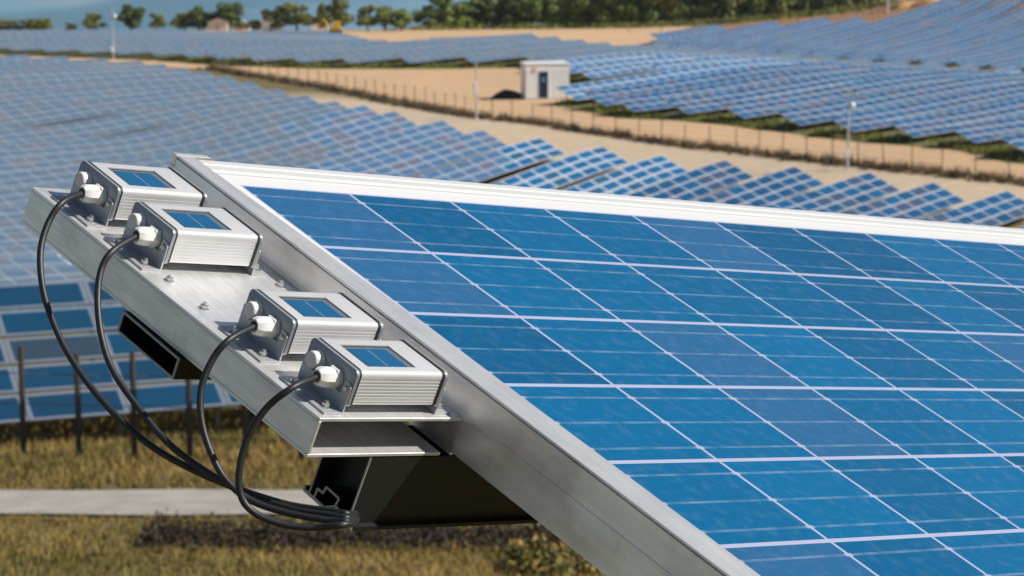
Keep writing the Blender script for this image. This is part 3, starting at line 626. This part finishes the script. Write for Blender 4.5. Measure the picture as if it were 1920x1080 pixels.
# near table of four module rows on posts
a0 = hit(-160, 866, 0, 30); e2 = np.array([.92, .39]); s2 = np.array([.39, -.92]); NT = 8; LN = 2.4
root = empty('near_solar_table', Vector((a0[0], a0[1]+1.2, ground_z(a0[0], a0[1]+1.2))), 'blurred blue panel table low at the left behind the hanging cables', 'solar panels'); O = np.array(root.location)
tl = math.radians(30)
for i in range(NT):
    for r_ in range(5):
        def cn(ii, f): h = .55+f*5*1.04*math.sin(tl); q = O[:2]+e2*ii*LN-s2*(f*5*1.04*math.cos(tl)); return np.array([q[0], q[1], O[2]+h+.05*0])-O
        g_ = .012
        a_, b_, c_, d_ = cn(i+g_/2.4, r_/5+.010), cn(i+1-g_/2.4, r_/5+.010), cn(i+1-g_/2.4, (r_+1)/5-.010), cn(i+g_/2.4, (r_+1)/5-.010)
        nr_ = np.cross(b_-a_, d_-a_); nr_ /= np.linalg.norm(nr_); cen = (a_+b_+c_+d_)/4; pts = [p-cen for p in (a_, b_, c_, d_)]; dn = -nr_*.045
        q = [pts, [p+dn for p in pts[::-1]]]+[[pts[k], pts[k]+dn, pts[(k+1) % 4]+dn, pts[(k+1) % 4]] for k in range(4)]
        link('solar_module', quad_mesh('solar_module', q, [UVQ, UVQ]+[[(0, 0)]*4]*4, [rng.random()]*6, [M_FGW, M_UNDER, M_POST], [0, 1, 2, 2, 2, 2]), root, cen)
for i in range(NT+1):
    for f in (.2, .8):
        q = O[:2]+e2*i*LN-s2*(f*5*1.04*math.cos(tl)); zt = .5+f*5*1.04*math.sin(tl); gz = ground_z(q[0], q[1])-O[2]
        MB().box(-.05, .05, -.05, .05, gz-.3, zt-.06).build('post', M_POST, root, None, (q[0]-O[0], q[1]-O[1], 0))
for f in (.2, .8):
    q0 = O[:2]-s2*(f*5*1.04*math.cos(tl)); zt = .5+f*5*1.04*math.sin(tl); q1 = q0+e2*NT*LN
    MB().tube([(q0[0]-O[0], q0[1]-O[1], zt-.06), (q1[0]-O[0], q1[1]-O[1], zt-.06)], .05, 4).build('purlin', M_POST, root)
nf = empty('post_fence', gpt(-60, 850), 'dark thick posts standing in the dry grass behind the cables at lower left', 'fence'); O = Vector(nf.location); pts = []
for k in range(8):
    p = gpt(-60+k*104, 850+3*k); H_ = 2.35+rng.random()*.3; pts.append(p)
    MB().tube([(0, 0, -.3), (.01, 0, H_*.5), (0, .02, H_)], [.075, .07, .06], 8).build('fence_post', M_FPOST, nf, 40, p-O)
wb = MB(); [wb.tube([p+Vector((0, 0, h))-O for p in pts], .012, 3) for h in (.5, 1.2, 1.9)]; wb.build('wire', M_WIRE, nf)
def bramble(name, x0, x1, py, hgt, m, label, cat, nn_=2600, size=.09):
    V, F, R_ = [], [], []; kx = np.linspace(x0, x1, 12); kp = np.array([gpt(a_, py) for a_ in kx])
    for k in range(nn_):
        px_ = rng.uniform(x0, x1); p = Vector([np.interp(px_, kx, kp[:, i]) for i in range(3)]); p.y += rng.normal()*.55; env = hgt*(.4+.6*abs(math.sin(px_*.013+1))*abs(math.cos(px_*.031))+.2*rng.random()); c_ = np.array([p.x, p.y+rng.normal()*.2, p.z+env*rng.random()])
        d = rng.normal(size=3); d /= np.linalg.norm(d); t1 = np.cross(d, rng.normal(size=3)); t1 /= np.linalg.norm(t1); t2 = np.cross(d, t1); sz = size*(.5+rng.random())
        i = len(V); V += [c_-t1*sz, c_+t2*sz*.6, c_+t1*sz, c_-t2*sz*.6]; F.append((i, i+1, i+2, i+3)); R_.append(rng.random()**2)
    me = mesh(name, V, F, m); at = me.attributes.new('rnd', 'FLOAT', 'FACE'); at.data.foreach_set('value', np.array(R_, np.float32)); o = link(name, me); return tag(o, label, cat, kind='stuff')
M_SHADOW = mat('shadow_leaves', (.03, .025, .015), .9); n = N(M_SHADOW); a = n.n('Attribute'); a.attribute_name = 'rnd'; n.l(n.mix(a.outputs['Fac'], (.012, .010, .008), (.09, .06, .03)), n.b.inputs['Base Color'])
bramble('shadow_band', 260, 1060, 1020, .30, M_SHADOW, 'dark leaf band standing in for a soft shadow on the grass under the beams', 'shadow stand-in', 12000, .04)  # dark leaves stand in for a ground shadow; right end a bush
bramble('pale_brush', 950, 1110, 1072, .45, M_DRY, 'pale dry brush at the bottom beside the dark leaf band', 'brush', 1500, .07)

# ================================================================== FOREGROUND: big module with its four small light sensors
Rm = np.array([[0.71406382, 0.61771775, -0.32945053], [0.03298141, 0.44038442, 0.89720331], [0.69930329, -0.65152617, 0.29408938]])
T = np.array([-0.29997842, -0.11348281, 2.91321407])
def wdir(c): return np.array([c[0], 0, 0])+np.array([0, CT, -ST])*c[2]-np.array([0, ST, CT])*c[1]
vw, uw, nw = wdir(Rm[:, 0]), wdir(Rm[:, 1]), -wdir(Rm[:, 2]); Ow = toworld(*T)
FM = Matrix(((uw[0], vw[0], nw[0], Ow[0]), (uw[1], vw[1], nw[1], Ow[1]), (uw[2], vw[2], nw[2], Ow[2]), (0, 0, 0, 1)))   # local x = u, y = v, z = up off the glass
def froot(name, u, v, h, label, cat, group=None):
    return empty(name, label=label, cat=cat, group=group, M=FM@Matrix.Translation((u, v, h)))
# --- module
mod = froot('large_solar_module', 0, 0, 0, 'large tilted solar module of bright blue cells filling the right foreground', 'solar module')
link('cell_sheet', mesh('cell_sheet', [(-.028, -.020, 0), (.976, -.020, 0), (.976, 1.606, 0), (-.028, 1.606, 0)], [(0, 1, 2, 3)], M_GLASS), mod)
link('back_sheet', mesh('back_sheet', [(-.028, -.020, -.006), (-.028, 1.606, -.006), (.976, 1.606, -.006), (.976, -.020, -.006)], [(0, 1, 2, 3)], mat('white_backing', (.5, .5, .5), .8)), mod)
f = MB()
tp = [(-.060, -.035), (-.060, .0005), (-.0585, .003), (-.048, .003), (-.0468, .0022), (-.0440, .0022), (-.0425, .003), (-.031, .003), (-.029, .0015), (-.027, .0012), (-.027, -.035)]
f.prism(tp, -.0190, 1.625, 'y'); fr = f.build('top_frame', M_WHITEFRAME, mod)
MB().box(.975, 1.007, -.0195, 1.625, -.035, .002, .001).build('bottom_frame', M_WHITEFRAME, mod)
MB().box(-.0268, .9748, 1.605, 1.625, -.035, .002, .001).build('side_frame', M_WHITEFRAME, mod)
# --- edge rail
rail = froot('edge_rail', 0, -.042, 0, 'long raw aluminium rail running down the left edge of the big module', 'rail')
f = MB(); f.box(-.066, 1.35, 0, .003, -.0735, -.001); 
b_ = bmesh.new(); P_ = [(-.066, 0), (1.35, 0), (1.35, .040), (.60, .0385), (.27, .0345), (-.066, .0225)]; A = [b_.verts.new((p[0], p[1], .0003)) for p in P_]; B = [b_.verts.new((p[0], p[1], .0030)) for p in P_]
b_.faces.new(A[::-1]); b_.faces.new(B); [b_.faces.new((A[i], A[(i+1) % 6], B[(i+1) % 6], B[i])) for i in range(6)]; f._merge(b_, .0005, 1); f.box(-.066, 1.35, .0031, .018, -.003, .0002); f.box(-.066, 1.35, .0031, .018, -.0735, -.0705); f.box(-.066, 1.35, -.0008, -.0001, -.034, -.0315)
f.build('channel', M_RAIL, rail)
MB().box(-.0745, -.0662, -.001, .047, -.0095, .0030, .0006).build('end_lip', M_RAIL, rail)
MB().box(-.0745, -.0662, -.001, .003, -.0735, -.0100, .0003).build('end_plate', M_RAIL, rail)
# --- sensor channel
HP = -.036
ch = froot('sensor_channel', 0, 0, HP, 'wide silver aluminium channel carrying the four small sensors', 'channel')
f = MB()
def vl(u): return -.2246-.0115*(.476-u)/.516
def slab(h0, h1, v0f, v1f):                                   # plan quad between left edge line and an inner line
    b = bmesh.new(); u0, u1 = -.040, .476; P_ = [(u0, v0f(u0)), (u1, v0f(u1)), (u1, v1f(u1)), (u0, v1f(u0))]
    A = [b.verts.new((p[0], p[1], h0)) for p in P_]; B = [b.verts.new((p[0], p[1], h1)) for p in P_]
    b.faces.new(A[::-1]); b.faces.new(B)
    for i in range(4): b.faces.new((A[i], A[(i+1) % 4], B[(i+1) % 4], B[i]))
    f._merge(b, .0004, 1)
slab(-.0035, 0, vl, lambda u: -.0425); slab(-.0380, -.0036, vl, lambda u: vl(u)+.0035); slab(-.0415, -.0381, vl, lambda u: -.055)
f.build('channel_profile', M_PLATE, ch)
f = MB(); f.box(.30, .476, -.0420, -.0385, -.0410, -.0040); f.build('fixing_angle', M_RAIL, ch)
def bolt(u, v, h, parent, big=1.0, name='bolt', mt=None):
    m = MB(); m.lathe([(.0058*big, 0), (.0058*big, .0008)], (u, v, h), (0, 0, 1), 20); m.lathe([(.0042*big, .0008), (.0042*big, .0040), (.0036*big, .0046)], (u, v, h), (0, 0, 1), 6); m.lathe([(.0022*big, .0046), (.0022*big, .0068)], (u, v, h), (0, 0, 1), 10)
    return m.build(name, mt or M_STEEL, parent, 35)
for u_, v_ in ((.183, -.205), (.246, -.204), (.185, -.062), (.262, -.062), (.02, -.07)): bolt(u_, v_, 0, ch)
# --- beams under the channel, both running under the module
M_DK = M_SHADEDALU
tb = froot('support_tube', .219, 0, -.0895, 'black rectangular tube end under the left half of the sensor channel', 'beam')
f = MB(); V0, V1 = -.234, 1.4
for (a_, b_, c_, d_) in ((-.0525, .0525, .0085, .0105), (-.0525, .0525, -.0125, -.0105), (-.0525, -.0505, -.0104, .0084), (.0505, .0525, -.0104, .0084)): f.box(a_, b_, V0, V1, c_, d_)
f.build('tube_body', M_DK, tb)
f = MB()
for (a_, b_, c_, d_) in ((-.0525, .0525, .0083, .0105), (-.0525, .0525, -.0125, -.0103), (-.0525, -.0503, -.0102, .0082), (.0503, .0525, -.0102, .0082)): f.box(a_, b_, V0-.0014, V0-.0001, c_, d_)
f.build('cut_edge', M_CUT, tb)
pf = froot('support_profile', .442, 0, -.0790, 'deep black aluminium profile below the front end of the sensor channel', 'beam')
V0 = -.142
segs = [((-.031, 0), (-.031, -.0740), .0018), ((.0325, 0), (.0325, -.0730), .0020), ((-.040, -.0755), (-.006, -.0762), .0032), ((-.0395, -.0715), (-.0395, -.0750), .003),
        ((-.0225, -.0745), (-.0215, -.0642), .0022), ((-.0215, -.0642), (-.0124, -.0646), .0022), ((-.0124, -.0646), (-.0111, -.0568), .0022), ((-.0111, -.0568), (.0109, -.0575), .0022), ((.0109, -.0575), (.0092, -.0661), .0022), ((.0092, -.0661), (.0180, -.0672), .0018), ((-.006, -.0762), (.0092, -.0665), .0014), ((.0285, -.0740), (.0405, -.0742), .0040)]
def seg_box(f, p, q, th, v0, v1):
    d = np.array(q)-np.array(p); d = d/np.linalg.norm(d); nn_ = np.array([-d[1], d[0]])*th/2; p, q = np.array(p), np.array(q)
    f.prism([tuple(p+nn_), tuple(q+nn_), tuple(q-nn_), tuple(p-nn_)], v0, v1, 'y')
f = MB(); [seg_box(f, p, q, th, V0, 1.4) for p, q, th in segs]; f.box(-.0315, .033, V0+.02, V0+.0215, -.066, -.001); f.build('profile_body', M_DK, pf)
f = MB(); [seg_box(f, p, q, th*1.02, V0-.0012, V0-.0001) for p, q, th in segs]; f.build('cut_edge', M_CUT, pf)
for u_, v_ in ((.245, .95), (.45, .95)):
    p = FM@Vector((u_, v_, -.165)); gz = ground_z(p.x, p.y)
    MB().box(-.03, .03, -.03, .03, gz-p.z-.3, 0, .004).build('mounting_post', M_RAIL, tb if u_ < .3 else pf).matrix_world = Matrix.Translation(p)
# --- sensors
def rrect(u0, u1, h0, h1, r, n_=5, rb=None):
    P_ = []; rb = r if rb is None else rb
    for (cu, chh, a0_, rr) in ((u1-r, h1-r, 0, r), (u0+r, h1-r, 90, r), (u0+rb, h0+rb, 180, rb), (u1-rb, h0+rb, 270, rb)):
        for k in range(n_+1): a_ = math.radians(a0_+90*k/n_); P_.append((cu+rr*math.cos(a_), chh+rr*math.sin(a_)))
    return P_
def make_sensor():
    """local origin: front outer corner of the left foot on the plate; u grows towards the viewer, so the box spans u -.074..0"""
    r = empty('light_sensor', label='x', cat='light sensor', group='light sensors on the aluminium channel')
    D0, D1 = -.0735, -.0005; H0, H1 = .0090, .0445; v0, v1 = .0290, .1330
    w0, w1, wu0, wu1 = .0440, .1060, -.0585, -.0125
    def prof(notch):
        P_ = rrect(D0, D1, H0, H1, .0052, 4, .003); out = []
        for i, p in enumerate(P_): out.append(p)
        k = next(i for i, p in enumerate(out) if p[0] < (D0+D1)/2 and p[1] > H1-.0006)   # top edge runs from u1 side to u0 side
        if notch: out = out[:k]+[(wu1, H1), (wu1, H1-.0022), (wu0, H1-.0022), (wu0, H1)]+out[k:]
        # ribs on the front face (+u): insert shallow grooves between the last corner and the first
        g = []
        for h in np.linspace(H0+.006, H1-.0085, 7): g += [(D1, h-.0012), (D1-.00022, h-.0008), (D1-.00022, h+.0004), (D1, h+.0008)]
        return out+[p for p in g]
    f = MB(); f.prism(prof(False), v0, w0, 'y'); f.prism(prof(True), w0+.00002, w1, 'y'); f.prism(prof(False), w1+.00002, v1, 'y')
    hs = f.build('housing', M_HOUSE, r, 28)
    MB().box(wu0+.0002, wu1-.0002, w0+.0002, w1-.0002, H1-.0021, H1-.0014).build('window_frame', M_BEZ, hs)
    MB().box(wu0+.0002, wu0+.0022, w0+.0003, w1-.0003, H1-.00138, H1-.0012).build('shade_strip', M_RUB, hs)  # black strip painting the shade along the far recess edge
    cl = MB().box(wu0+.0065, wu1-.0012, w0+.0045, w1-.0085, H1-.00135, H1-.0010).build('solar_cell', M_CELLS, hs)
    MB().box(wu0+.009, wu1-.004, (w0+w1)/2-.0022, (w0+w1)/2-.0017, H1-.00095, H1-.0008).build('bus_line', M_SILVER, hs)
    for side in (0, 1):
        s_ = -1 if side == 0 else 1; e = v0 if side == 0 else v1
        lo_, hi_ = sorted((e+s_*.0001, e+s_*.0024)); MB().prism(rrect(D0-.0008, D1+.0010, H0-.0012, H1+.0012, .006, 5, .004), lo_, hi_, 'y').build('gasket', M_RUB, r, 40)
        lo_, hi_ = sorted((e+s_*.0025, e+s_*.0062)); cp = MB().prism(rrect(D0-.0012, D1+.0012, H0-.0015, H1+.0008, .006, 5, .004), lo_, hi_, 'y', .0003).build('end_cap', M_CAP, r, 40)
        fc = e+s_*.0063
        lo_, hi_ = sorted((fc, fc+s_*.0018)); f = MB(); uD = -.0775 if side == 0 else -.0735
        f.prism([(-.0745, .002), (0, .002), (0, .0275), (-.0035, .0310), (-.0105, .0310), (-.0115, .0170), (-.0630, .0170), (-.0640, .0300), (-.0710, .0300), (-.0745, .0270)], lo_, hi_, 'y')
        fo = sorted((fc, fc+s_*.0245)) if side == 0 else sorted((fc, fc+s_*.0215))
        f.box(-.0745, 0, fo[0], fo[1], .0001, .0020, .0002); br = f.build('bracket', M_BRK, r)
        vv = fc+s_*.0135
        for uu in (-.012, -.062):
            bolt(uu, vv, .0020, br, 1.0)
        for uu in (-.0068, -.0675):
            MB().lathe([(.0030, 0), (.0030, .0012), (.0018, .0024)], (uu, fc+s_*.0018, .0245), (0, s_, 0), 14).build('cap_screw', M_STEEL, br, 40)
        if side == 0:
            MB().lathe([(.0098, 0), (.0098, .0012), (.0086, .0013), (.0086, .0085), (.0078, .0098)], (-.0560, fc, .0290), (0, -1, 0), 12).build('blanking_plug', M_GLAND, cp, 28)
            g = MB(); c_ = (-.0255, fc, .0265)
            g.lathe([(.0112, 0), (.0112, .0055), (.0104, .0062)], c_, (0, -1, 0), 6); g.lathe([(.0090, .0060), (.0090, .0085)], c_, (0, -1, 0), 20)
            g.lathe([(.0100, .0085), (.0104, .0095), (.0104, .0175), (.0092, .0215), (.0072, .0245)], c_, (0, -1, 0), 8)
            gl = g.build('cable_gland', M_GLAND, cp, 28); MB().lathe([(.0050, .0240), (.0050, .0252)], c_, (0, -1, 0), 14).build('gland_seal', M_RUB, gl)
    return r
sens = make_sensor()
labs = ['upper left light sensor box, nearest the far end of the channel', 'second light sensor box from the upper left end, lower of the upper pair', 'third light sensor box, upper one of the pair nearer the viewer', 'lowest light sensor box, closest to the cut front end of the channel']
pos = [(.0587, -.2256), (.1613, -.2230), (.3635, -.2141), (.4688, -.2136)]
def copy_tree(o, parent=None):
    c_ = o.copy(); C.objects.link(c_); c_.parent = parent
    for ch_ in list(o.children): copy_tree(ch_, c_)
    return c_
for i, (u_, v_) in enumerate(pos):
    o = sens if i == 0 else copy_tree(sens)
    o.matrix_world = FM@Matrix.Translation((u_, v_, HP+.0002)); o['label'] = labs[i]
# --- cables
def catmull(P_, n_=10):
    P_ = [P_[0]*2-P_[1]]+P_+[P_[-1]*2-P_[-2]]; out = []
    for i in range(1, len(P_)-2):
        a_, b_, c_, d_ = P_[i-1:i+3]
        for k in range(n_): t = k/n_; out.append(.5*((2*b_)+(c_-a_)*t+(2*a_-5*b_+4*c_-d_)*t*t+(-a_+3*b_-3*c_+d_)*t**3))
    return out+[P_[-2]]
def gland_tip(i, back=0): u_, v_ = pos[i]; return FM@Vector((u_-.0255, v_+.0227-.0225-back, HP+.0267))
cab = [[(118, 379), (92, 415), (76, 470), (80, 540), (100, 605), (135, 675), (195, 755), (275, 830), (360, 880), (450, 918), (540, 946), (620, 958), (655, 964)],
       [(212, 470), (190, 505), (183, 560), (190, 630), (212, 695), (260, 765), (320, 835), (400, 893), (470, 928), (550, 955), (620, 966), (655, 972)],
       [(430, 637), (398, 675), (377, 730), (378, 790), (396, 850), (424, 900), (470, 938), (540, 962), (620, 976), (655, 977)],
       [(548, 727), (500, 765), (465, 820), (449, 880), (452, 930), (478, 962), (530, 983), (590, 989), (655, 982)]]
clab = ['outermost black cable looping from the upper left sensor', 'second cable hanging from the sensor below the topmost one', 'third cable, leaving the upper sensor of the nearer pair', 'innermost short looping cable from the lowest sensor']
for i, pl in enumerate(cab):
    P0 = gland_tip(i); zg = float((np.array(P0)-np.array([0, 0, CZ]))@FW); zE = 2.475-.008*i; Ls = np.r_[0, np.cumsum([math.dist(a_, b_) for a_, b_ in zip(pl, pl[1:])])]; Ls /= Ls[-1]
    P_ = [gland_tip(i, -.006), P0]+[Vector(px3(x, y, (zg-.035)*(1-f_)+zE*f_)) for (x, y), f_ in zip(pl, Ls)]
    P_ += [Vector(px3(676, 962+3*i, 2.60)), Vector(px3(730, 958+2*i, 2.68)), Vector(px3(800, 956, 2.76))]
    tag(MB().tube([p-P_[0] for p in catmull(P_)], .0034, 12).build('sensor_cable', M_CABLE, None, 60, P_[0]), clab[i], 'cable', 'cables of the light sensors')

# ------------------------------------------------------------------ air
hm = bpy.data.materials.new('haze'); hm.use_nodes = True; t_ = hm.node_tree; t_.nodes.remove(t_.nodes['Principled BSDF']); pv = t_.nodes.new('ShaderNodeVolumePrincipled')
pv.inputs['Color'].default_value = (.80, .90, 1, 1); pv.inputs['Density'].default_value = .00005; pv.inputs['Anisotropy'].default_value = .2; t_.links.new(pv.outputs[0], t_.nodes['Material Output'].inputs['Volume'])
zmin = float(GZ.min())-1; zmax = float(max(GZ.max(), CZ+6))+3
hz = MB().box(-4700, 4700, -620, 6700, zmin, zmax).build('haze', hm); tag(hz, kind='stuff')
